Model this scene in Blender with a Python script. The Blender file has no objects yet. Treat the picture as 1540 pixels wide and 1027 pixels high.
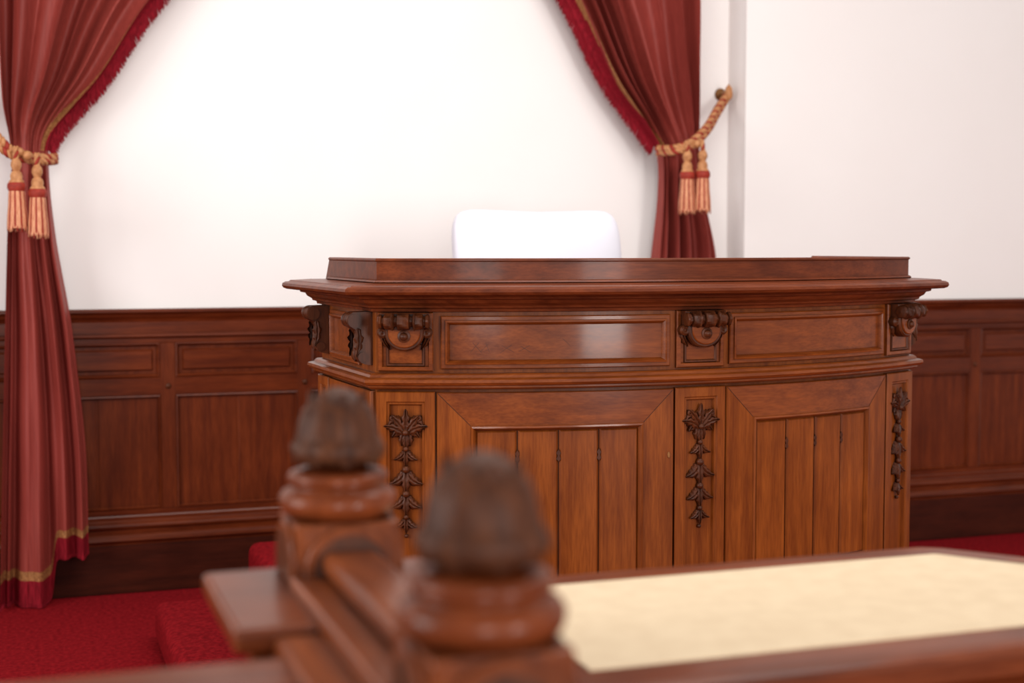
import bpy, bmesh, math, random
from mathutils import Vector, Matrix
random.seed(4)
sin,cos,pi=math.sin,math.cos,math.pi
rad=math.radians

# ---------------------------------------------------------------- materials
def nt(name):
    m=bpy.data.materials.new(name); m.use_nodes=True
    t=m.node_tree; b=t.nodes['Principled BSDF']
    return m,t,b
def wood(name,dark,light,axis='z',rough=.38,coat=.05,scale=1.0,bump=.02,spec=.16):
    m,t,b=nt(name)
    tc=t.nodes.new('ShaderNodeTexCoord'); mp=t.nodes.new('ShaderNodeMapping')
    sc={'x':(1.2,14,14),'y':(14,1.2,14),'z':(14,14,1.2)}[axis]
    mp.inputs['Scale'].default_value=[v*scale for v in sc]
    n=t.nodes.new('ShaderNodeTexNoise'); n.inputs['Scale'].default_value=2.6; n.inputs['Detail'].default_value=9; n.inputs['Distortion'].default_value=.4
    n2=t.nodes.new('ShaderNodeTexNoise'); n2.inputs['Scale'].default_value=3.0; n2.inputs['Detail'].default_value=3
    n3=t.nodes.new('ShaderNodeTexNoise'); n3.inputs['Scale'].default_value=15; n3.inputs['Detail'].default_value=4
    r=t.nodes.new('ShaderNodeValToRGB'); r.color_ramp.elements[0].position=.3; r.color_ramp.elements[1].position=.72
    r.color_ramp.elements[0].color=(*dark,1); r.color_ramp.elements[1].color=(*light,1)
    mx=t.nodes.new('ShaderNodeMix'); mx.data_type='RGBA'; mx.blend_type='MULTIPLY'; mx.inputs[0].default_value=.55
    r2=t.nodes.new('ShaderNodeValToRGB'); r2.color_ramp.elements[0].position=.35; r2.color_ramp.elements[1].position=.65
    r2.color_ramp.elements[0].color=(.62,.54,.50,1); r2.color_ramp.elements[1].color=(1.1,1.1,1.1,1)
    r3=t.nodes.new('ShaderNodeValToRGB'); r3.color_ramp.elements[0].position=.36; r3.color_ramp.elements[1].position=.6
    r3.color_ramp.elements[0].color=(.70,.62,.58,1); r3.color_ramp.elements[1].color=(1.05,1.05,1.05,1)
    m3=t.nodes.new('ShaderNodeMix'); m3.data_type='RGBA'; m3.blend_type='MULTIPLY'; m3.inputs[0].default_value=.6
    ao=t.nodes.new('ShaderNodeAmbientOcclusion'); ao.samples=4; ao.inputs['Distance'].default_value=.022  # crevice shade, multiplied into the wood base colour
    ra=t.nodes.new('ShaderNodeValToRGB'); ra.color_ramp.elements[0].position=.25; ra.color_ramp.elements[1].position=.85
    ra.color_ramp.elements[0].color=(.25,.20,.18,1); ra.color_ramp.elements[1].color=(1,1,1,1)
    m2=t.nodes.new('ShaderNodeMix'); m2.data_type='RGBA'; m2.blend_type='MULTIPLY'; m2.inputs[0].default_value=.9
    bp=t.nodes.new('ShaderNodeBump'); bp.inputs['Strength'].default_value=bump; bp.inputs['Distance'].default_value=.01
    L=t.links.new
    L(tc.outputs['Object'],mp.inputs['Vector']); L(mp.outputs[0],n.inputs['Vector']); L(mp.outputs[0],n3.inputs['Vector']); L(tc.outputs['Object'],n2.inputs['Vector'])
    L(n.outputs['Fac'],r.inputs[0]); L(n2.outputs['Fac'],r2.inputs[0]); L(n3.outputs['Fac'],r3.inputs[0])
    L(r.outputs[0],mx.inputs[6]); L(r2.outputs[0],mx.inputs[7])
    L(mx.outputs[2],m3.inputs[6]); L(r3.outputs[0],m3.inputs[7])
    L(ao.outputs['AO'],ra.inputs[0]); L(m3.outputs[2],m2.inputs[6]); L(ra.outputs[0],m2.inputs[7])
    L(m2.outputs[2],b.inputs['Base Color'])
    L(n.outputs['Fac'],bp.inputs['Height']); L(bp.outputs[0],b.inputs['Normal'])
    b.inputs['Roughness'].default_value=rough; b.inputs['Specular IOR Level'].default_value=spec
    b.inputs['Coat Weight'].default_value=coat; b.inputs['Coat Roughness'].default_value=.12
    return m
def plain(name,col,rough=.6,col2=None,scale=30,bump=0,stretch=(1,1,1),sheen=0,metal=0,spec=.3):
    m,t,b=nt(name)
    tc=t.nodes.new('ShaderNodeTexCoord'); mp=t.nodes.new('ShaderNodeMapping'); mp.inputs['Scale'].default_value=stretch
    n=t.nodes.new('ShaderNodeTexNoise'); n.inputs['Scale'].default_value=scale; n.inputs['Detail'].default_value=5
    r=t.nodes.new('ShaderNodeValToRGB'); r.color_ramp.elements[0].position=.35; r.color_ramp.elements[1].position=.65
    c2=col2 or tuple(c*.9 for c in col)
    r.color_ramp.elements[0].color=(*c2,1); r.color_ramp.elements[1].color=(*col,1)
    L=t.links.new
    L(tc.outputs['Object'],mp.inputs['Vector']); L(mp.outputs[0],n.inputs['Vector']); L(n.outputs['Fac'],r.inputs[0]); L(r.outputs[0],b.inputs['Base Color'])
    if bump:
        bp=t.nodes.new('ShaderNodeBump'); bp.inputs['Strength'].default_value=bump; bp.inputs['Distance'].default_value=.01
        L(n.outputs['Fac'],bp.inputs['Height']); L(bp.outputs[0],b.inputs['Normal'])
    b.inputs['Roughness'].default_value=rough; b.inputs['Metallic'].default_value=metal
    b.inputs['Specular IOR Level'].default_value=spec
    if sheen:
        b.inputs['Sheen Weight'].default_value=sheen; b.inputs['Sheen Tint'].default_value=(col[0]*1.6,col[1]*2,col[2]*2,1)
    return m
M={}
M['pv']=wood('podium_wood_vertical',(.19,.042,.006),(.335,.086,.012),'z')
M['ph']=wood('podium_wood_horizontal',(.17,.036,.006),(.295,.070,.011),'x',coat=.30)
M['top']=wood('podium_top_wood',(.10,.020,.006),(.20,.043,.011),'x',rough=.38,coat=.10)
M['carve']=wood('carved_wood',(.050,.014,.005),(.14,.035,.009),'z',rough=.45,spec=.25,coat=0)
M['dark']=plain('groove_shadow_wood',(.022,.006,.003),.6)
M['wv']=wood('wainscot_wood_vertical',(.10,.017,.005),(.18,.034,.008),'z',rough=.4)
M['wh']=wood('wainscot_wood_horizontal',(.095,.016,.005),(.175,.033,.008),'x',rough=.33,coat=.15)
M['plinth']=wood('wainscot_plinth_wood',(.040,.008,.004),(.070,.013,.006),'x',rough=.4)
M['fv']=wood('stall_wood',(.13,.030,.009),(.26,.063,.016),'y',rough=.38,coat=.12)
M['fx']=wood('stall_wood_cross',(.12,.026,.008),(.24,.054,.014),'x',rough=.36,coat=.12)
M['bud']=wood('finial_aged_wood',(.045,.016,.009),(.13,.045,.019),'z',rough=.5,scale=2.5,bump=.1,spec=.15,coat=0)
M['wall']=plain('white_plaster',(.93,.89,.872),.9,(.92,.878,.858),3,spec=.1)
M['carpet']=plain('red_carpet',(.28,.009,.013),.95,(.16,.004,.007),60,.5,spec=.05)
M['cur']=plain('curtain_silk',(.29,.046,.035),.48,(.235,.035,.027),9,.02,(14,14,.5),spec=.22,sheen=.10)
M['fringe']=plain('crimson_fringe',(.31,.012,.024),.8,(.15,.005,.010),30,.5,(6,6,.6),spec=.1)
M['gold']=plain('gold_braid',(.45,.20,.07),.6,(.20,.07,.02),120,.3)
M['rgold']=plain('rope_gold',(.56,.26,.11),.55,(.40,.16,.06),60,.2)
M['rred']=plain('rope_red',(.34,.03,.015),.6,(.24,.02,.01),60,.2)
M['peach']=plain('tassel_peach',(.74,.36,.20),.65,(.55,.20,.10),60,.3,(5,5,.5))
M['cloth']=plain('white_chair_cover',(.80,.79,.86),.9,(.77,.76,.84),6,spec=.05)
M['felt']=plain('beige_felt',(.76,.60,.41),.9,(.71,.55,.37),25,.05,spec=.1)
M['brass']=plain('aged_brass',(.30,.14,.05),.4,metal=.8)

# ---------------------------------------------------------------- mesh builder
class MB:
    def __init__(s): s.v=[];s.f=[];s.m=[];s.sm=[];s.names=[]
    def mi(s,k):
        if k not in s.names: s.names.append(k)
        return s.names.index(k)
    def add(s,vs,fs,mat,m=None,smooth=False):
        o=len(s.v); 
        s.v+= [tuple(m(*p)) if m else tuple(p) for p in vs]
        k=s.mi(mat)
        for f in fs:
            s.f.append(tuple(i+o for i in f)); s.m.append(k); s.sm.append(smooth)
    def obj(s,name,loc=(0,0,0),rot=0,recalc=True,auto=None):
        me=bpy.data.meshes.new(name); me.from_pydata(s.v,[],s.f)
        for k in s.names: me.materials.append(M[k])
        me.polygons.foreach_set('material_index',s.m); me.polygons.foreach_set('use_smooth',s.sm)
        if recalc:
            bm=bmesh.new(); bm.from_mesh(me); bmesh.ops.recalc_face_normals(bm,faces=bm.faces); bm.to_mesh(me); bm.free()
        if auto:
            me.polygons.foreach_set('use_smooth',[True]*len(me.polygons))
            me.set_sharp_from_angle(angle=rad(auto))
        me.update()
        o=bpy.data.objects.new(name,me); o.location=loc; o.rotation_euler=(0,0,rot)
        bpy.context.scene.collection.objects.link(o); return o

def frame(mb,s0,s1,z0,z1,prof,mat,m=None,fill=True,fmat=None,ds=.025,hmat=None):
    ns=max(1,int(abs(s1-s0)/ds)); rings=[];vs=[]
    for d,n in prof:
        r=[]
        for i in range(ns+1): r.append((s0+d+(s1-s0-2*d)*i/ns,n,z0+d))
        for i in range(ns,-1,-1): r.append((s0+d+(s1-s0-2*d)*i/ns,n,z1-d))
        rings.append(r); vs+=r
    k=2*(ns+1); fs=[];fh=[]
    for a in range(len(prof)-1):
        for i in range(k):
            j=(i+1)%k; f=(a*k+i,a*k+j,(a+1)*k+j,(a+1)*k+i)
            (fh if hmat and (i<ns or ns<i<2*ns+1) else fs).append(f)
    mb.add(vs,fs,mat,m)
    if fh: mb.add(vs,fh,hmat,m)
    if fill:
        r=rings[-1]; fs=[(i,i+1,k-2-i,k-1-i) for i in range(ns)]
        mb.add(r,fs,fmat or mat,m)
def plate(mb,s0,s1,z0,z1,n0,n1,mat,m=None,c=.003,ds=.025):
    frame(mb,s0,s1,z0,z1,[(0,n0),(0,n1-c),(c,n1)],mat,m,ds=ds)
def polyplate(mb,pts,n0,n1,c,mat,m=None):
    cx=sum(p[0] for p in pts)/len(pts); cz=sum(p[1] for p in pts)/len(pts); k=len(pts)
    def sh(p,a):
        d=math.hypot(p[0]-cx,p[1]-cz) or 1
        return (p[0]-(p[0]-cx)/d*a,p[1]-(p[1]-cz)/d*a)
    vs=[(p[0],n0,p[1]) for p in pts]+[(p[0],n1-c,p[1]) for p in pts]
    q=[sh(p,c) for p in pts]; vs+=[(p[0],n1,p[1]) for p in q]
    fs=[]
    for a in range(2):
        for i in range(k):
            j=(i+1)%k; fs.append((a*k+i,a*k+j,(a+1)*k+j,(a+1)*k+i))
    fs.append(tuple(range(2*k,3*k))); mb.add(vs,fs,mat,m)
def extr(mb,s0,s1,prof,mat,m=None,ns=1,smooth=False):
    k=len(prof); vs=[]; 
    for i in range(ns+1):
        s=s0+(s1-s0)*i/ns; vs+=[(s,n,z) for n,z in prof]
    fs=[]
    for i in range(ns):
        for j in range(k):
            j2=(j+1)%k; fs.append((i*k+j,i*k+j2,(i+1)*k+j2,(i+1)*k+j))
    fs.append(tuple(range(k))); fs.append(tuple(range(ns*k,ns*k+k)))
    mb.add(vs,fs,mat,m,smooth)
def lathe(mb,prof,mat,center=(0,0,0),axis='z',seg=32,m=None,smooth=True,rip=None,matf=None):
    vs=[];k=seg
    for (r,h) in prof:
        for i in range(k):
            a=2*pi*i/k; rr=r*(rip(a,h) if rip else 1)
            x,y=rr*cos(a),rr*sin(a)
            p={'z':(x,y,h),'x':(h,x,y),'y':(x,h,y)}[axis]
            vs.append((p[0]+center[0],p[1]+center[1],p[2]+center[2]))
    fs=[];fr=[]
    for a in range(len(prof)-1):
        for i in range(k):
            j=(i+1)%k; f=(a*k+i,a*k+j,(a+1)*k+j,(a+1)*k+i)
            (fr if (matf and matf(i,a)) else fs).append(f)
    o=len(mb.v)
    mb.add(vs,fs,mat,m,smooth)
    if fr:
        kk=mb.mi(matf.alt)
        for f in fr: mb.f.append(tuple(i+o for i in f)); mb.m.append(kk); mb.sm.append(smooth)
    if prof[0][0]>1e-3: mb.add(vs[:k],[tuple(range(k))],mat,m)
    if prof[-1][0]>1e-3: mb.add(vs[-k:],[tuple(range(k))],mat,m)
def ball(mb,c,r,mat,m=None,seg=12,sq=1):
    n=8; lathe(mb,[(r*sin(pi*i/n)+.00001,-r*sq*cos(pi*i/n)) for i in range(n+1)],mat,c,'y',seg,m)
def superell(mb,c,h,e1,e2,mat,fn=None,nu=72,nv=48):
    """soft upholstered block: superellipsoid, half sizes h"""
    P=lambda v,e: math.copysign(abs(v)**e,v)
    vs=[]
    for j in range(nv+1):
        a=-pi/2+pi*j/nv
        for i in range(nu):
            b=2*pi*i/nu
            p=(h[0]*P(cos(a),e1)*P(cos(b),e2),h[1]*P(sin(a),e1),h[2]*P(cos(a),e1)*P(sin(b),e2))
            if fn: p=fn(*p)
            vs.append((p[0]+c[0],p[1]+c[1],p[2]+c[2]))
    fs=[(j*nu+i,j*nu+(i+1)%nu,(j+1)*nu+(i+1)%nu,(j+1)*nu+i) for j in range(nv) for i in range(nu)]
    mb.add(vs,fs,mat,None,True)
def offset(pts,d,closed=True):
    n=len(pts); out=[]
    A=sum(pts[i][0]*pts[(i+1)%n][1]-pts[(i+1)%n][0]*pts[i][1] for i in range(n))
    sg=1 if A>0 else -1
    def nrm(a,b):
        dx,dy=b[0]-a[0],b[1]-a[1]; l=math.hypot(dx,dy); return (sg*dy/l,-sg*dx/l)
    for i in range(n):
        n1=nrm(pts[i-1],pts[i]) if (closed or i>0) else None
        n2=nrm(pts[i],pts[(i+1)%n]) if (closed or i<n-1) else None
        n1=n1 or n2; n2=n2 or n1
        q=1+n1[0]*n2[0]+n1[1]*n2[1]; mx,my=(n1[0]+n2[0])/q,(n1[1]+n2[1])/q
        out.append((pts[i][0]+mx*d,pts[i][1]+my*d))
    return out
def loft(mb,pts,prof,mat,caps=True,closed=True,smooth=False,m=None):
    k=len(pts); vs=[]
    for d,z in prof: vs+=[(x,y,z) for x,y in offset(pts,d,closed)]
    fs=[]
    for a in range(len(prof)-1):
        for i in range(k if closed else k-1):
            j=(i+1)%k; fs.append((a*k+i,a*k+j,(a+1)*k+j,(a+1)*k+i))
    if caps and closed: fs.append(tuple(range(k))); fs.append(tuple(range((len(prof)-1)*k,len(prof)*k)))
    mb.add(vs,fs,mat,m,smooth)
def rbox(mb,c,size,bev,mat,seg=3,smooth=True):
    bm=bmesh.new(); bmesh.ops.create_cube(bm,size=1)
    for v in bm.verts: v.co=Vector((v.co.x*size[0],v.co.y*size[1],v.co.z*size[2]))
    if bev: bmesh.ops.bevel(bm,geom=bm.edges[:],offset=bev,segments=seg,profile=.5,affect='EDGES')
    bm.verts.index_update()
    vs=[(v.co[0]+c[0],v.co[1]+c[1],v.co[2]+c[2]) for v in bm.verts]
    mb.add(vs,[tuple(v.index for v in f.verts) for f in bm.faces],mat,None,smooth); bm.free()
def box(mb,x0,x1,y0,y1,z0,z1,mat,bev=.004,seg=2,smooth=False):
    rbox(mb,((x0+x1)/2,(y0+y1)/2,(z0+z1)/2),(x1-x0,y1-y0,z1-z0),bev,mat,seg,smooth=smooth)
def herm(keys,z):
    keys=sorted(keys); n=len(keys)
    if z<=keys[0][0]: return keys[0][1]
    if z>=keys[-1][0]: return keys[-1][1]
    for i in range(n-1):
        if keys[i][0]<=z<=keys[i+1][0]: break
    def tan(j):
        a=keys[max(0,j-1)]; b=keys[min(n-1,j+1)]; return (b[1]-a[1])/(b[0]-a[0])
    h=keys[i+1][0]-keys[i][0]; t=(z-keys[i][0])/h
    return ((2*t**3-3*t*t+1)*keys[i][1]+(t**3-2*t*t+t)*h*tan(i)+(-2*t**3+3*t*t)*keys[i+1][1]+(t**3-t*t)*h*tan(i+1))
def spline(pts,n):
    out=[];k=len(pts)
    for i in range(k-1):
        p0,p1,p2,p3=[Vector(pts[max(0,min(k-1,j))]) for j in (i-1,i,i+1,i+2)]
        for q in range(n):
            t=q/n; out.append(.5*((2*p1)+(p2-p0)*t+(2*p0-5*p1+4*p2-p3)*t*t+(3*p1-p0-3*p2+p3)*t**3))
    out.append(Vector(pts[-1])); return out
def frames(path):
    T=[(path[min(i+1,len(path)-1)]-path[max(i-1,0)]).normalized() for i in range(len(path))]
    u=T[0].cross(Vector((.3,.2,1))).normalized(); U=[]
    for t in T: u=(u-t*u.dot(t)).normalized(); U.append(u)
    return T,U
def tube(mb,path,r,mat,sides=8,rf=None):
    T,U=frames(path); vs=[]
    for i,p in enumerate(path):
        w=T[i].cross(U[i]); rr=r*(rf(i/(len(path)-1)) if rf else 1)
        for j in range(sides):
            a=2*pi*j/sides; vs.append(p+(U[i]*cos(a)+w*sin(a))*rr)
    fs=[]
    for i in range(len(path)-1):
        for j in range(sides):
            j2=(j+1)%sides; fs.append((i*sides+j,i*sides+j2,(i+1)*sides+j2,(i+1)*sides+j))
    fs.append(tuple(range(sides))); fs.append(tuple(range(len(vs)-sides,len(vs))))
    mb.add([tuple(v) for v in vs],fs,mat,None,True)
def leaf(mb,s,n,z,ang,L,W,th,mat,m=None,bend=0,curl=0,ser=.18):
    nu,nv=12,6; vs=[]
    x=y=0; a=ang; pts=[]
    for i in range(nu+1):
        pts.append((x,y,a)); a+=bend/nu; x+=sin(a)*L/nu; y+=cos(a)*L/nu
    for i,(x,y,a) in enumerate(pts):
        u=i/nu; w=W*(sin(pi*min(1,u**.75*.97+.03))**.8+.02)*(1+ser*sin(u*pi*7))*.5
        for j in range(nv+1):
            v=-1+2*j/nv
            h=th*(1-abs(v)**2.2)*(.35+.65*sin(pi*min(1,u*.9+.1)))-th*.45*math.exp(-(v*4)**2)+curl*u*u
            vs.append((s+x+cos(a)*w*v,n+max(h,0)+ (0 if 0<j<nv else -.002),z+y-sin(a)*w*v))
    fs=[(i*(nv+1)+j,i*(nv+1)+j+1,(i+1)*(nv+1)+j+1,(i+1)*(nv+1)+j) for i in range(nu) for j in range(nv)]
    mb.add(vs,fs,mat,m,True)

# ---------------------------------------------------------------- PODIUM
TH=rad(27); W=1.83; R=W/2/sin(TH); YC=R*cos(TH); LA=2*R*TH; D=.60
def arc(s,n,z):
    p=-TH+s/R; return (W/2+(R+n)*sin(p),YC-(R+n)*cos(p),z)
def sideL(s,n,z): return (-n,s,z)
def sideR(s,n,z): return (W+n,s,z)
mb=MB()
NA=64
front=[arc(LA*i/NA,0,0)[:2] for i in range(NA+1)]
outl=[(0,D)]+front+[(W,D)]
B=.30
loft(mb,outl,[(0,B),(0,1.36)],'pv')
loft(mb,outl,[(.0,B),(.035,B),(.035,B+.075),(.028,B+.088),(.018,B+.095),(.014,B+.11),(0,B+.115)],'ph')
loft(mb,outl,[(0,1.100),(.016,1.102),(.024,1.107),(.024,1.112),(.034,1.115),(.040,1.122),(.038,1.130),(.029,1.134),(.022,1.135),(.018,1.142),(.012,1.146),(0,1.147)],'ph')
loft(mb,outl,[(0,1.318),(.012,1.320),(.014,1.328),(.024,1.331),(.026,1.337),(.038,1.345),(.043,1.354),(.056,1.357),(.058,1.364),(.060,1.3665)],'top')
loft(mb,outl,[(.050,1.365),(.092,1.366),(.101,1.370),(.105,1.377),(.103,1.385),(.095,1.390),(.086,1.391),(.082,1.395),(.03,1.399)],'top')
lp=[(-.012,1.396),(-.002,1.397),(.003,1.402),(-.001,1.407),(-.006,1.409),(-.006,1.459),(-.002,1.462),(-.002,1.466),(-.006,1.469),(-.034,1.469),(-.038,1.464),(-.036,1.396)]
lipc=[(0,.52)]+front+[(W,.52)]
def openloft(mb,pts,prof,mat):
    k=len(pts); n=len(prof); vs=[]
    for d,z in prof: vs+=[(x,y,z) for x,y in offset(pts,d,False)]
    fs=[]
    for a in range(n):
        b=(a+1)%n
        for i in range(k-1): fs.append((a*k+i,a*k+i+1,b*k+i+1,b*k+i))
    fs.append(tuple(a*k for a in range(n))); fs.append(tuple(a*k+k-1 for a in range(n)))
    mb.add(vs,fs,mat)
openloft(mb,lipc,lp,'top')
for x0 in (.006,W-.036):
    mb.add([(x0,.52,1.398),(x0+.03,.52,1.398),(x0+.03,.52,1.467),(x0,.52,1.467),(x0,.57,1.398),(x0+.03,.57,1.398)],[(0,1,2,3),(0,3,4),(1,2,5),(3,2,5,4),(0,1,5,4)],'top')

def pil_lower(m,s0,s1):
    frame(mb,s0,s1,.42,1.095,[(0,0),(0,.013),(.003,.016),(.028,.016),(.031,.012),(.036,.012),(.040,.003)],'pv',m,fmat='pv')
def ornament(m,sc,zt,k=1.0):
    n=.003; zb=zt-.085*k
    for a in (0,24,-24,46,-46):
        leaf(mb,sc,n+.006,zb+.006,rad(a),(.074 if a==0 else .068)*k,.030*k,.013,'carve',m,bend=rad(a*.9),curl=.008,ser=.28)
    for sg in (-1,1):
        leaf(mb,sc+sg*.006*k,n+.002,zb+.035*k,rad(sg*48),.055*k,.032*k,.014,'carve',m,bend=rad(sg*110),curl=.010,ser=.25)
        leaf(mb,sc+sg*.004*k,n+.002,zb+.012*k,rad(sg*70),.040*k,.026*k,.012,'carve',m,bend=rad(sg*80),curl=.008)
        lathe(mb,[(.009*k,n),(.009*k,n+.014),(.005*k,n+.017),(.001,n+.014)],'carve',(sc+sg*.036*k,0,zb+.052*k),'y',12,m)
        leaf(mb,sc,n+.003,zb+.014,rad(sg*140),.044*k,.024*k,.011,'carve',m,bend=rad(sg*45),curl=.004)
    leaf(mb,sc,n+.003,zb+.014,rad(180),.055*k,.026*k,.012,'carve',m,curl=.004)
    ball(mb,(sc,n+.014,zb+.012),.009*k,'carve',m)
    plate(mb,sc-.003,sc+.003,zt-.33*k,zb,n,n+.006,'carve',m,c=.002)
    z=zb-.045*k
    for i,(sz,gap) in enumerate([(.85,.058),(1.2,.070),(1.1,.066),(.8,.05)]):
        sz*=k
        ball(mb,(sc,n+.009,z+.010),.0095*sz,'carve',m)
        leaf(mb,sc,n+.006,z+.006,pi,.054*sz,.024*sz,.011,'carve',m,curl=.005)
        for sg in (-1,1):
            leaf(mb,sc,n+.003,z+.006,rad(sg*168),.054*sz,.025*sz,.011,'carve',m,bend=rad(-sg*75),curl=.008)
            leaf(mb,sc,n+.001,z+.004,rad(sg*120),.028*sz,.017*sz,.009,'carve',m,bend=rad(sg*30),curl=.003)
        z-=gap*k
    ball(mb,(sc,n+.006,z+.006),.006*k,'carve',m)
def bracket(m,sc,w=.13):
    frame(mb,sc-w*.60,sc+w*.60,1.152,1.318,[(0,0),(0,.009),(.003,.012),(.012,.012),(.015,.006)],'ph',m)
    frame(mb,sc-w*.42,sc+w*.42,1.166,1.235,[(0,.006),(.002,.012),(.006,.012),(.009,.008)],'carve',m,fmat='ph')
    r=w*.42; pts=[(sc+r,1.285)]+[(sc+r*cos(-pi*i/16),1.262+r*.95*sin(-pi*i/16)) for i in range(17)]+[(sc-r,1.285)]
    polyplate(mb,pts,.006,.040,.005,'carve',m)
    r2=r*.82; pts=[(sc+r2,1.283)]+[(sc+r2*cos(-pi*i/16),1.262+r2*.95*sin(-pi*i/16)) for i in range(17)]+[(sc-r2,1.283)]
    polyplate(mb,pts,.038,.045,.003,'ph',m)
    lathe(mb,[(.017,.042),(.017,.047),(.012,.049)],'carve',(sc,0,1.252),'y',20,m); ball(mb,(sc,.048,1.252),.012,'carve',m)
    pr=[]
    for i in range(49):
        u=-1+2*i/48; rr=.014+.008*(1-abs(u))**.5
        if abs(abs(u)-.30)<.05: rr*=.66
        if abs(abs(u)-.42)<.03: rr*=1.15
        if abs(abs(u)-.78)<.05: rr*=.70
        if abs(u)>.88: rr=.019*math.sqrt(max(0,1-((abs(u)-.9)/.1)**2)) if abs(u)>.9 else .019
        pr.append((max(rr,.0009),u*w*.56))
    rip=lambda a,h:1+.16*abs(sin(3*a+h*70))
    lathe(mb,pr,'carve',(sc,.052,1.294),'x',24,m,rip=rip)
    plate(mb,sc-w*.5,sc+w*.5,1.274,1.318,.006,.042,'carve',m)
    for sg in (-1,1):
        lathe(mb,[(.016,.010),(.016,.03),(.010,.036),(.005,.034),(.0009,.037)],'carve',(sc+sg*w*.47,0,1.262),'y',16,m)
        leaf(mb,sc+sg*w*.5,.010,1.262,rad(sg*-172),.055,.020,.013,'carve',m,bend=rad(sg*30),curl=.0)
def sbracket(m,sc,w=.05):
    c=[(.055,1.317),(.070,1.308),(.075,1.293),(.068,1.278),(.053,1.270),(.040,1.256),(.034,1.236),(.036,1.216),(.044,1.202),(.044,1.186),(.034,1.174),(.018,1.168),(.0,1.166)]
    sp=spline([(a,0,b) for a,b in c],4)
    pts=[(0,1.318)]+[(v.x,v.z) for v in sp]
    extr(mb,sc-w/2,sc+w/2,pts,'carve',m)
    for sg in (-1,1):
        lathe(mb,[(.020,-.004),(.020,.002),(.016,.004),(.014,.001),(.009,.001),(.008,.005),(.0009,.006)],'carve',(sc+sg*w/2,.053,1.293),'x',20,m)
        lathe(mb,[(.014,-.004),(.014,.002),(.010,.004),(.009,.001),(.005,.001),(.0009,.004)],'carve',(sc+sg*w/2,.030,1.190),'x',16,m)
        cheek=lambda s,n,z,sg=sg:m(sc+sg*(w/2+n),s,z)
        leaf(mb,.044,0,1.272,rad(195),.085,.026,.008,'carve',cheek,bend=rad(-35),ser=.3)
    leaf(mb,sc,.030,1.270,pi,.095,w*.95,.016,'carve',m,curl=.010,ser=.25)
    lathe(mb,[(.0009,-w*.56),(.016,-w*.52),(.019,-w*.3),(.013,-w*.2),(.020,0),(.013,w*.2),(.019,w*.3),(.016,w*.52),(.0009,w*.56)],'carve',(sc,.058,1.296),'x',20,m)
def frieze(m,s0,s1):
    frame(mb,s0,s1,1.158,1.308,[(0,0),(0,.008),(.003,.011),(.012,.011),(.013,.016),(.018,.017),(.022,.012),(.026,.003)],'ph',m,fmat='ph')
def door(m,s0,s1):
    z0,z1=.425,1.093; fw=.095
    frame(mb,s0,s1,z0,z1,[(0,0),(0,.010),(.003,.013),(fw,.013),(fw+.002,.018),(fw+.007,.019),(fw+.012,.012),(fw+.016,.004)],'pv',m,fill=False,hmat='ph')
    i0,i1=s0+fw+.014,s1-fw-.014; zz0,zz1=z0+fw+.014,z1-fw-.014
    frame(mb,i0,i1,zz0,zz1,[(0,.0015)],'dark',m)
    np_=4; pw=(i1-i0)/np_
    for i in range(np_):
        a=i0+i*pw+(.0 if i==0 else .0012); b=i0+(i+1)*pw-(.0 if i==np_-1 else .0012)
        frame(mb,a,b,zz0,zz1,[(0,.001),(0,.004),(.006,.009)],'pv',m)
    for i in range(1,np_):
        s=i0+i*pw; zc=zz1-.075
        polyplate(mb,[(s,zc+.018),(s+.007,zc+.008),(s+.003,zc),(s+.007,zc-.010),(s,zc-.017),(s-.007,zc-.010),(s-.003,zc),(s-.007,zc+.008)],.004,.0093,.0005,'carve',m)
    for (sa,za,sx,sz) in ((s0,z1,1,-1),(s1,z1,-1,-1),(s0,z0,1,1),(s1,z0,-1,1)):
        t=.0008
        p=[(sa+sx*.004,za+sz*.004),(sa+sx*fw,za+sz*fw)]
        vs=[(p[0][0]-t,.0136,p[0][1]),(p[0][0]+t,.0136,p[0][1]),(p[1][0]+t,.0136,p[1][1]),(p[1][0]-t,.0136,p[1][1])]
        mb.add(vs,[(0,1,2,3)],'dark',m)
CW=.165
for s0 in (0.004,LA/2-CW/2,LA-CW-.004):
    pil_lower(arc,s0,s0+CW); ornament(arc,s0+CW/2,1.052); bracket(arc,s0+CW/2)
for s0,s1 in ((CW+.008,LA/2-CW/2-.004),(LA/2+CW/2+.004,LA-CW-.008)):
    door(arc,s0,s1); frieze(arc,s0+.012,s1-.012)
polyplate(mb,[(LA/2-CW/2-.02+.004*cos(t*pi/4),.90+.009*sin(t*pi/4)) for t in range(8)],.012,.015,.0005,'brass',arc)
# old knife scratches in the frieze panel
for (a,b,c,d) in ((.268,1.205,.292,1.232),(.275,1.232,.300,1.203),(.296,1.206,.318,1.228),(.312,1.230,.322,1.204),(.352,1.203,.385,1.226),(.356,1.224,.392,1.204),(.404,1.206,.436,1.224),(.410,1.222,.440,1.203),(.53,1.242,.552,1.222)):
    l=math.hypot(c-a,d-b); px,pz=-(d-b)/l*.0005,(c-a)/l*.0005
    mb.add([(a-px,.0034,b-pz),(a+px,.0034,b+pz),(c+px,.0034,d+pz),(c-px,.0034,d-pz)],[(0,1,2,3)],'carve',arc)
for m in (sideL,sideR):
    pil_lower(m,.004,.13); pil_lower(m,D-.13,D-.004)
    ornament(m,.067,1.052,.8); sbracket(m,.060,.066); sbracket(m,D-.067,.066)
    frame(mb,.138,D-.138,.425,1.093,[(0,0),(0,.013),(.07,.013),(.074,.018),(.08,.012),(.085,.003)],'pv',m)
    frieze(m,.14,D-.14)
AL=rad(3)
podium=mb.obj('wooden_podium',(.938,3.907,0),AL,auto=24)

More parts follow.
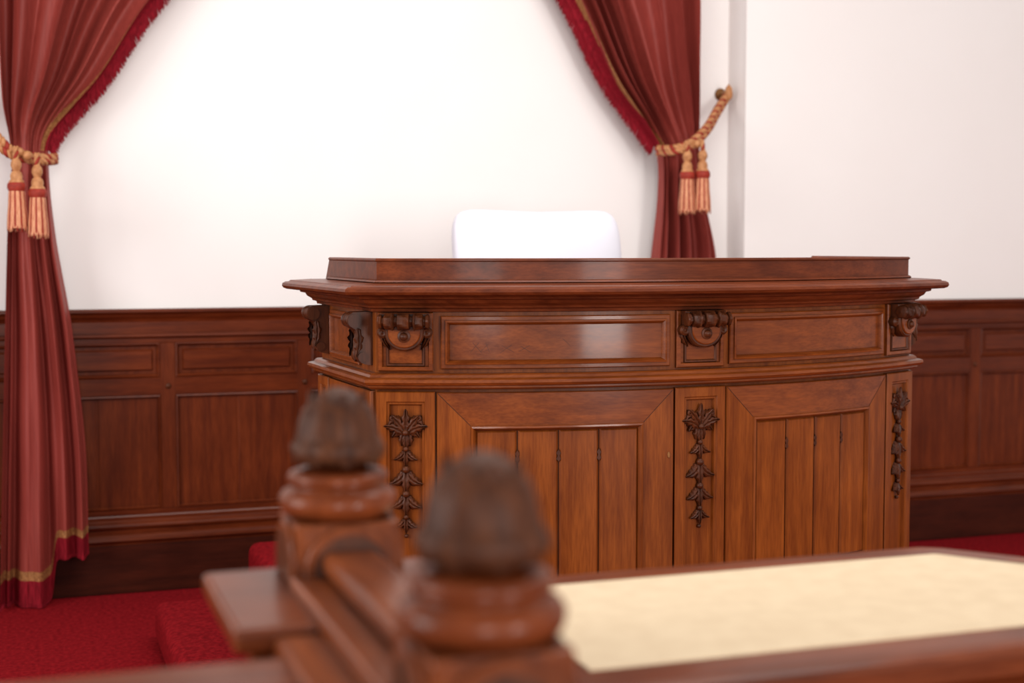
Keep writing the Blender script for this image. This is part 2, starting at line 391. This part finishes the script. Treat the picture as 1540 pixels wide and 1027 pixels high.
# ---------------------------------------------------------------- ROOM
mb=MB(); box(mb,-4,7,-4,6.6,-.1,0,'carpet',0); mb.obj('floor')
YW=6.35; YP=6.17
mb=MB(); box(mb,-.45,3.315,YW,YW+.2,0,4.2,'wall',0); mb.obj('wall_back')
mb=MB(); box(mb,3.315,7,YP,YW+.2,0,4.2,'wall',0); mb.obj('wall_back_right')
mb=MB(); box(mb,-4,-.45,YP,YW+.2,0,4.2,'wall',0); mb.obj('wall_back_left')
mb=MB(); box(mb,7,7.2,-4,YW+.2,0,4.2,'wall',0); mb.obj('wall_right')

def wains(x0,x1,yw,stile0):
    mb=MB()
    m=lambda s,n,z:(s,yw-.001-n,z)
    plate(mb,x0,x1,.0,1.21,0,.010,'wv',m,c=.001,ds=10)
    extr(mb,x0,x1,[(0,1.235),(.050,1.235),(.056,1.230),(.056,1.222),(.048,1.216),(.040,1.214),(.036,1.200),(.028,1.190),(.024,1.178),(.024,1.128),(.034,1.124),(.036,1.116),(.030,1.110),(.020,1.106),(0,1.1)],'wh',m)
    plate(mb,x0,x1,1.085,1.112,.008,.022,'wh',m,ds=10)
    plate(mb,x0,x1,.858,.936,.008,.022,'wh',m,ds=10)
    plate(mb,x0,x1,.330,.362,.008,.022,'wh',m,ds=10)
    extr(mb,x0,x1,[(0,.338),(.026,.338),(.030,.332),(.030,.318),(.036,.312),(.046,.304),(.050,.294),(.046,.284),(.040,.280),(.040,.262),(.048,.256),(.058,.246),(.060,.234),(.052,.226),(.046,.222),(.044,.0),(0,0)],'wh',m)
    plate(mb,x0,x1,.0,.215,.03,.047,'plinth',m,ds=10)
    P=.60; k=math.floor((x0-stile0)/P); s=stile0+k*P
    while s<x1+P:
        a,b=max(x0,s-.033),min(x1,s+.033)
        if b>a+.01: plate(mb,a,b,.36,1.087,.008,.0225,'wv',m)
        if x0+.03<s<x1-.03: 
            ball(mb,(s,.024,.897),.012,'carve',m,sq=.6)
        a,b=max(x0,s+.033),min(x1,s+P-.033)
        if b>a+.08:
            frame(mb,a,b,.936,1.087,[(0,.010),(0,.020),(.006,.024),(.010,.020),(.018,.006),(.026,.006),(.036,.018)],'wh',m,ds=10)
            c=(a+b)/2
            for p,q in ((a,c-.003),(c+.003,b)) if b-a>.4 else ((a,b),):
                frame(mb,p,q,.362,.858,[(0,.008),(0,.009),(.004,.012)],'wv',m,ds=10)
            frame(mb,a,b,.362,.858,[(0,.010),(0,.022),(.006,.025),(.014,.011)],'wv',m,fill=False,ds=10)
        s+=P
    return mb
wains(-.45,3.315,YW,.593).obj('wainscot_back')
wains(3.316,6.99,YP,4.647).obj('wainscot_back_right')
wains(-4,-.451,YP,-.9).obj('wainscot_back_left')

# ---------------------------------------------------------------- DAIS
mb=MB()
box(mb,.848,3.05,3.0,5.80,0,.30,'carpet',.045,4,True)
box(mb,.45,.86,3.0,5.50,0,.155,'carpet',.04,4,True)
mb.obj('carpeted_dais')

# ---------------------------------------------------------------- CHAIR
mb=MB()
cx,cy,zb=1.935,5.00,.30
def bk(x,y,z):
    t=(z+.42)/.84
    return (x*(1.0+.02*t), y+.10*t*t - .03*cos(x*4), z- (.006*cos(x*9) if z>.2 else 0))
superell(mb,(cx,cy+.24,zb+.90),(.345,.060,.445),.55,.20,'cloth',bk)
superell(mb,(cx,cy,zb+.42),(.33,.28,.085),.35,.4,'cloth')
rbox(mb,(cx,cy,zb+.20),(.62,.54,.38),.02,'cloth',3)
for sg in (-1,1):
    rbox(mb,(cx+sg*.34,cy,zb+.34),(.08,.56,.62),.035,'cloth',4)
for sx in (-.25,.25):
    for sy in (-.22,.22): lathe(mb,[(.018,0),(.024,.06),(.028,.1)],'carve',(cx+sx,cy+sy,zb),'z',12)
mb.obj('covered_armchair')

# ---------------------------------------------------------------- CURTAINS
def curtain(outer,inner,ztie,Yc,zsplit,ph):
    mb=MB(); NS,NZ=280,190; zt=3.75
    sg=1 if inner[-1][1]>outer[-1][1] else -1
    def P(s,tn):
        z=tn*zt
        lo=.02+.19*(1/(1+math.exp(-(s-zsplit)*70)))
        zz=z if z>1.0 else lo+(1.0-lo)*z
        xo,xi=herm(outer,z),herm(inner,z)
        w=abs(xi-xo)
        g=math.exp(-((z-ztie)/.16)**2)
        x=xo+(xi-xo)*s
        up=1/(1+math.exp(-(z-ztie)*9))
        f=7.2*s+.42*sin(5.3*s+ph)+.20*sin(11*s+ph*2)+.10*sin(z*1.7+s*7+ph)*(1-g)
        q=sin(2*pi*f); q=math.copysign(abs(q)**.8,q)
        wt=.65+.35*sin(9*s+ph*3+z*.6)
        f2=3.4*s+.3*sin(6*s+ph+1)+.12*sin(z*1.3+ph)
        q2=sin(2*pi*f2)
        qq=up*(q*wt+.25*q2)+(1-up)*(.42*q*wt+.75*q2)
        amp=.072*(1-.6*g)*min(1,w/.28)
        y=Yc-amp*(.9+.1*up)*qq-g*.045*(1-(2*s-1)**2)+.004*sin(z*9+s*20)
        y=min(y,6.30 if z>1.26 else 6.27)
        x+=sg*0.012*cos(2*pi*f)*(1-g)*up
        return (x,y,zz)
    vs=[P(i/NS,j/NZ) for j in range(NZ+1) for i in range(NS+1)]
    groups={'cur':[],'gold':[],'fringe':[]}
    for j in range(NZ):
        zc=(j+.5)/NZ*zt; w=abs(herm(inner,zc)-herm(outer,zc))
        for i in range(NS):
            f=(j*(NS+1)+i,j*(NS+1)+i+1,(j+1)*(NS+1)+i+1,(j+1)*(NS+1)+i)
            d=(1-(i+.5)/NS)*w; k='cur'
            if zc>ztie+.02:
                if d<.018: k='fringe'
                elif d<.034: k='gold'
            if zc<.14: k='gold'
            if zc<.10: k='fringe'
            groups[k].append(f)
    o=len(mb.v); mb.v+=vs
    for k,fs in groups.items():
        ki=mb.mi(k)
        for f in fs: mb.f.append(tuple(a+o for a in f)); mb.m.append(ki); mb.sm.append(True)
    n=1900; fv=[];ff=[]
    for a in range(n):
        t=(ztie+.03+(zt-.1-ztie)*a/n)/zt
        p=Vector(P(1,t)); p2=Vector(P(1,min(1,t+.01))); e=(p2-p).normalized()
        out=Vector((e.z,0,-e.x)); 
        if out.x*sg<0: out=-out
        d=(out*.55+Vector((0,-.05,-.8))+Vector((random.uniform(-.10,.10),random.uniform(-.2,.2),0))).normalized()
        L=random.uniform(.045,.062); wv=e*.0024; b=len(fv)
        mid=p+d*L*.5+Vector((0,-.004,0)); end=p+d*L
        fv+= [p-wv,p+wv,mid-wv,mid+wv,end-wv*.6,end+wv*.6]
        ff+= [(b,b+1,b+3,b+2),(b+2,b+3,b+5,b+4)]
    mb.add([tuple(v) for v in fv],ff,'fringe')
    fv=[];ff=[]
    for a in range(700):
        s=a/700; p=Vector(P(s,.0)); b=len(fv); L=.018+random.uniform(-.004,.003)
        x=Vector((.0018,0,0)); fv+=[p-x,p+x,p+x*.6-Vector((0,0,L*.8)),p-x*.6-Vector((0,0,L*.8))]; ff.append((b,b+1,b+2,b+3))
    mb.add([tuple(v) for v in fv],ff,'fringe')
    return mb
def rope(mb,pts,r=.0095):
    path=spline(pts,60); T,U=frames(path)
    acc=[0]
    for i in range(1,len(path)): acc.append(acc[-1]+(path[i]-path[i-1]).length)
    for k,mt in enumerate(('rgold','rred','rgold')):
        hp=[]
        for i,p in enumerate(path):
            a=acc[i]*2*pi/.060+k*2*pi/3; w=T[i].cross(U[i])
            hp.append(p+(U[i]*cos(a)+w*sin(a))*r*.95)
        tube(mb,hp,r,mt,7)
def tassel(mb,x,y,z,L=.29,r=.038):
    rope(mb,[(x,y+.01,z+.03),(x,y,z),(x,y,z-.03)],.006)
    h=z-.02
    lathe(mb,[(.004,h+.01),(.014,h),(.02,h-.012),(.021,h-.025),(.016,h-.038),(.013,h-.045)],'rgold',(x,y,0),'z',20,rip=lambda a,q:1+.08*sin(8*a))
    lathe(mb,[(.013,h-.045),(.020,h-.052),(.024,h-.065),(.022,h-.078),(.028,h-.084),(.030,h-.095)],'rgold',(x,y,0),'z',20)
    lathe(mb,[(.030,h-.090),(.035,h-.097),(.036,h-.112),(.031,h-.124)],'rred',(x,y,0),'z',24)
    class F:
        alt='rred'
        def __call__(s,i,a): return i%6<2
    lathe(mb,[(.030,h-.122),(.032,h-.14),(.034,h-.18),(r,h-.22),(r*1.05,z-L+.01),(r*1.0,z-L)],'peach',(x,y,0),'z',60,rip=lambda a,q:1+.07*sin(30*a),matf=F())
    for i in range(40):
        a=2*pi*i/40; rr=r*.98; p=Vector((x+rr*cos(a),y+rr*sin(a),z-L+.01)); l=random.uniform(.01,.028)
        tube(mb,[p,p+Vector((0,0,-l))],.0028,'peach' if i%3 else 'rred',5)
def hook(mb,x,y,z):
    lathe(mb,[(.030,-.001),(.030,-.008),(.018,-.014),(.010,-.02),(.008,-.06),(.012,-.066),(.018,-.075),(.016,-.086),(.0009,-.092)],'brass',(x,y,z),'y',20)

mb=curtain([(3.75,-.14),(2.5,-.075),(2.1,-.06),(1.87,-.03),(1.6,-.05),(.9,-.08),(0,-.115)],
           [(3.75,1.56),(3.1,1.02),(2.5,.530),(2.2,.330),(1.98,.145),(1.87,.115),(1.56,.135),(1.15,.195),(.6,.238),(0,.245)],1.87,6.19,.60,0.3)
mb.obj('red_curtain',recalc=False)
mb=MB()
hook(mb,-.30,6.35,2.16)
rope(mb,[(-.30,6.27,2.15),(-.20,6.12,2.06),(-.10,6.03,1.96),(-.03,6.01,1.885),(.04,6.015,1.862),(.10,6.05,1.858),(.14,6.13,1.865)])
rope(mb,[(-.30,6.27,2.13),(-.20,6.11,2.03),(-.11,6.02,1.93),(-.03,6.0,1.862),(.04,6.005,1.845),(.10,6.04,1.842),(.14,6.13,1.85)],.008)
tassel(mb,-.012,5.965,1.865); tassel(mb,.066,5.95,1.84)
for (x,z) in ((.0,1.875),(.03,1.862)): ball(mb,(x,5.985,z),.020,'rgold')
mb.obj('curtain_tieback')
mb=curtain([(3.75,3.02),(2.65,3.045),(2.2,3.06),(1.95,3.075),(1.75,3.10),(1.46,3.165),(.8,3.2),(0,3.22)],
           [(3.75,1.60),(3.1,2.10),(2.65,2.40),(2.29,2.600),(2.05,2.79),(1.95,2.855),(1.75,2.86),(1.46,2.835),(.8,2.79),(0,2.77)],1.95,6.19,.9,1.9)
mb.obj('red_curtain',recalc=False)
mb=MB()
hook(mb,3.27,6.35,2.25)
rope(mb,[(3.27,6.27,2.245),(3.175,6.19,2.165),(3.07,6.08,2.075),(2.97,6.0,2.005),(2.90,5.97,1.968),(2.85,6.01,1.955),(2.83,6.12,1.96)])
rope(mb,[(3.27,6.27,2.225),(3.175,6.18,2.143),(3.07,6.07,2.052),(2.97,5.99,1.983),(2.90,5.96,1.95),(2.85,6.0,1.937),(2.83,6.12,1.94)],.008)
tassel(mb,2.895,5.94,1.955); tassel(mb,2.968,5.93,1.96)
for (x,z) in ((2.90,1.965),(2.955,1.975)): ball(mb,(x,5.96,z),.020,'rgold')
lathe(mb,[(.0009,2.21),(.016,2.22),(.02,2.24),(.016,2.27),(.0009,2.29)],'rgold',(3.26,6.24,0),'z',12)
mb.obj('curtain_tieback')
mb=MB()
tube(mb,[Vector((-.44,6.2,3.78)),Vector((1.4,6.2,3.78)),Vector((3.31,6.2,3.78))],.03,'brass',14)
mb.obj('curtain_rod')

# ---------------------------------------------------------------- FOREGROUND STALL
mb=MB()
PX=.387
def finial(px,py):
    w=.0665
    box(mb,px-w,px+w,py-w,py+w,1.06,1.150,'fv',.005,2)
    for ang in range(4):
        ca,sa=cos(ang*pi/2),sin(ang*pi/2)
        m=lambda s,n,z,ca=ca,sa=sa:(px+ca*s+sa*(n+w),py+sa*s-ca*(n+w),z)
        r=.058; pts=[(r,1.070)]+[(r*cos(pi*i/16),1.094+r*.92*sin(pi*i/16)) for i in range(17)]+[(-r,1.070)]
        polyplate(mb,pts,-.002,.007,.003,'fv',m)
        r=.046; pts=[(r,1.074)]+[(r*cos(pi*i/16),1.094+r*.92*sin(pi*i/16)) for i in range(17)]+[(-r,1.074)]
        polyplate(mb,pts,.004,.0075,.001,'carve',m)
    lathe(mb,[(.060,1.146),(.066,1.152),(.073,1.158),(.0765,1.166),(.077,1.175),(.072,1.183),(.064,1.187),(.060,1.190),(.064,1.194),(.066,1.200),(.063,1.207),(.052,1.211),(.038,1.214),(.032,1.220)],'fx',(px,py,0),'z',40)
    rip=lambda a,h:1+.06*abs(sin(4*a+(1.3 if h>1.25 else 0)))-.03
    lathe(mb,[(.032,1.216),(.042,1.218),(.054,1.223),(.0600,1.231),(.0605,1.240),(.0565,1.247),(.0535,1.250),(.0525,1.262),(.0495,1.275),(.044,1.289),(.035,1.301),(.025,1.309),(.015,1.314),(.008,1.317),(.0005,1.318)],'bud',(px,py,0),'z',64,rip=rip)
    for rw,(zz,rr,L,cl) in enumerate(((1.219,.054,.034,.002),(1.244,.048,.046,-.014),(1.270,.040,.044,-.026))):
        for i in range(8):
            a=2*pi*(i+.5*rw)/8
            m=lambda s,n,z,a=a,rr=rr:(px+cos(a)*(rr+n)-sin(a)*s,py+sin(a)*(rr+n)+cos(a)*s,z)
            leaf(mb,0,-.002,zz,0,L,.040-.008*rw,.009,'bud',m,curl=cl,ser=.1)
for py in (1.826,1.207): finial(PX,py)
for py in (1.745,1.13):
    box(mb,.217,.557,py-.155,py+.155,1.040,1.069,'fx',.008,3)
    box(mb,.240,.534,py-.13,py+.13,1.015,1.042,'fx',.006,2)
    box(mb,.29,.484,py-.10,py+.10,0,1.02,'fx',.004,2)
box(mb,PX-.125,PX+.125,.2,1.62,1.030,1.058,'fv',.006,2)
box(mb,PX-.075,PX+.075,.2,1.78,1.055,1.085,'fv',.008,3)
box(mb,PX-.036,PX+.036,.2,1.78,1.083,1.116,'fv',.012,4)
box(mb,PX-.03,PX+.03,.2,1.62,0,1.035,'fv',.002,1)
box(mb,-1.8,PX-.10,1.42,1.545,1.022,1.050,'fx',.012,4)
box(mb,-1.8,PX-.06,1.45,1.515,0,1.026,'fx',.002,1)
for x in (-1.6,-1.1,-.6,-.1):
    frame(mb,x,x+.42,.15,.95,[(0,0),(0,.01),(.05,.01),(.058,.002)],'fx',lambda s,n,z:(s,1.515+n,z))
mb.obj('stall_balustrade')

mb=MB()
dk=[(.60,1.60),(2.02,1.60),(2.02,1.68),(1.60,2.20),(1.56,2.225),(.60,2.225)]
loft(mb,dk,[(-.01,.905),(0,.910),(0,.935),(-.004,.943),(-.012,.947),(-.03,.949),(-.085,.949)],'fx')
loft(mb,dk,[(-.088,.9485),(-.088,.9515),(-.091,.952)],'felt')
loft(mb,dk,[(-.05,.0),(-.05,.06),(-.06,.07),(-.06,.87),(-.04,.89),(-.02,.906)],'fx')
mb.obj('clerk_desk')

# ---------------------------------------------------------------- LIGHTS
def area(name,loc,tgt,sx,sy,e,col=(1,1,1)):
    l=bpy.data.lights.new(name,'AREA'); l.shape='RECTANGLE'; l.size=sx; l.size_y=sy; l.energy=e; l.color=col
    o=bpy.data.objects.new(name,l); o.location=loc
    o.rotation_euler=(Vector(tgt)-Vector(loc)).to_track_quat('-Z','Y').to_euler()
    bpy.context.scene.collection.objects.link(o)
area('window_light_rear',(3.1,-3.6,1.9),(3.1,6,1.9),1.3,2.6,220,(1,.97,.94))
area('window_light_rear_left',(-.6,-3.6,2.2),(-.6,6,2.0),1.3,2.6,140,(1,.97,.94))
area('window_light_left',(-3.8,2.5,2.2),(2,4.5,1.2),2.6,2.4,170,(1,.98,.96))
area('ceiling_light',(1.6,3.2,4.1),(1.6,4.0,0),3.0,2.0,115,(1,.96,.92))
w=bpy.data.worlds.new('World'); bpy.context.scene.world=w; w.use_nodes=True
bg=w.node_tree.nodes['Background']; bg.inputs[0].default_value=(1,.98,.965,1); bg.inputs[1].default_value=.42

# ---------------------------------------------------------------- CAMERA
cd=bpy.data.cameras.new('camera'); co=bpy.data.objects.new('camera',cd)
bpy.context.scene.collection.objects.link(co); bpy.context.scene.camera=co
cd.lens=50; cd.sensor_width=36; cd.clip_start=.05
co.location=(0,0,1.5); co.rotation_euler=(rad(90-3.79),0,rad(-19))
cd.dof.use_dof=True; cd.dof.focus_distance=4.1; cd.dof.aperture_fstop=2.2
sc=bpy.context.scene
sc.view_settings.view_transform='Standard'; sc.view_settings.look='None'; sc.view_settings.exposure=-.08
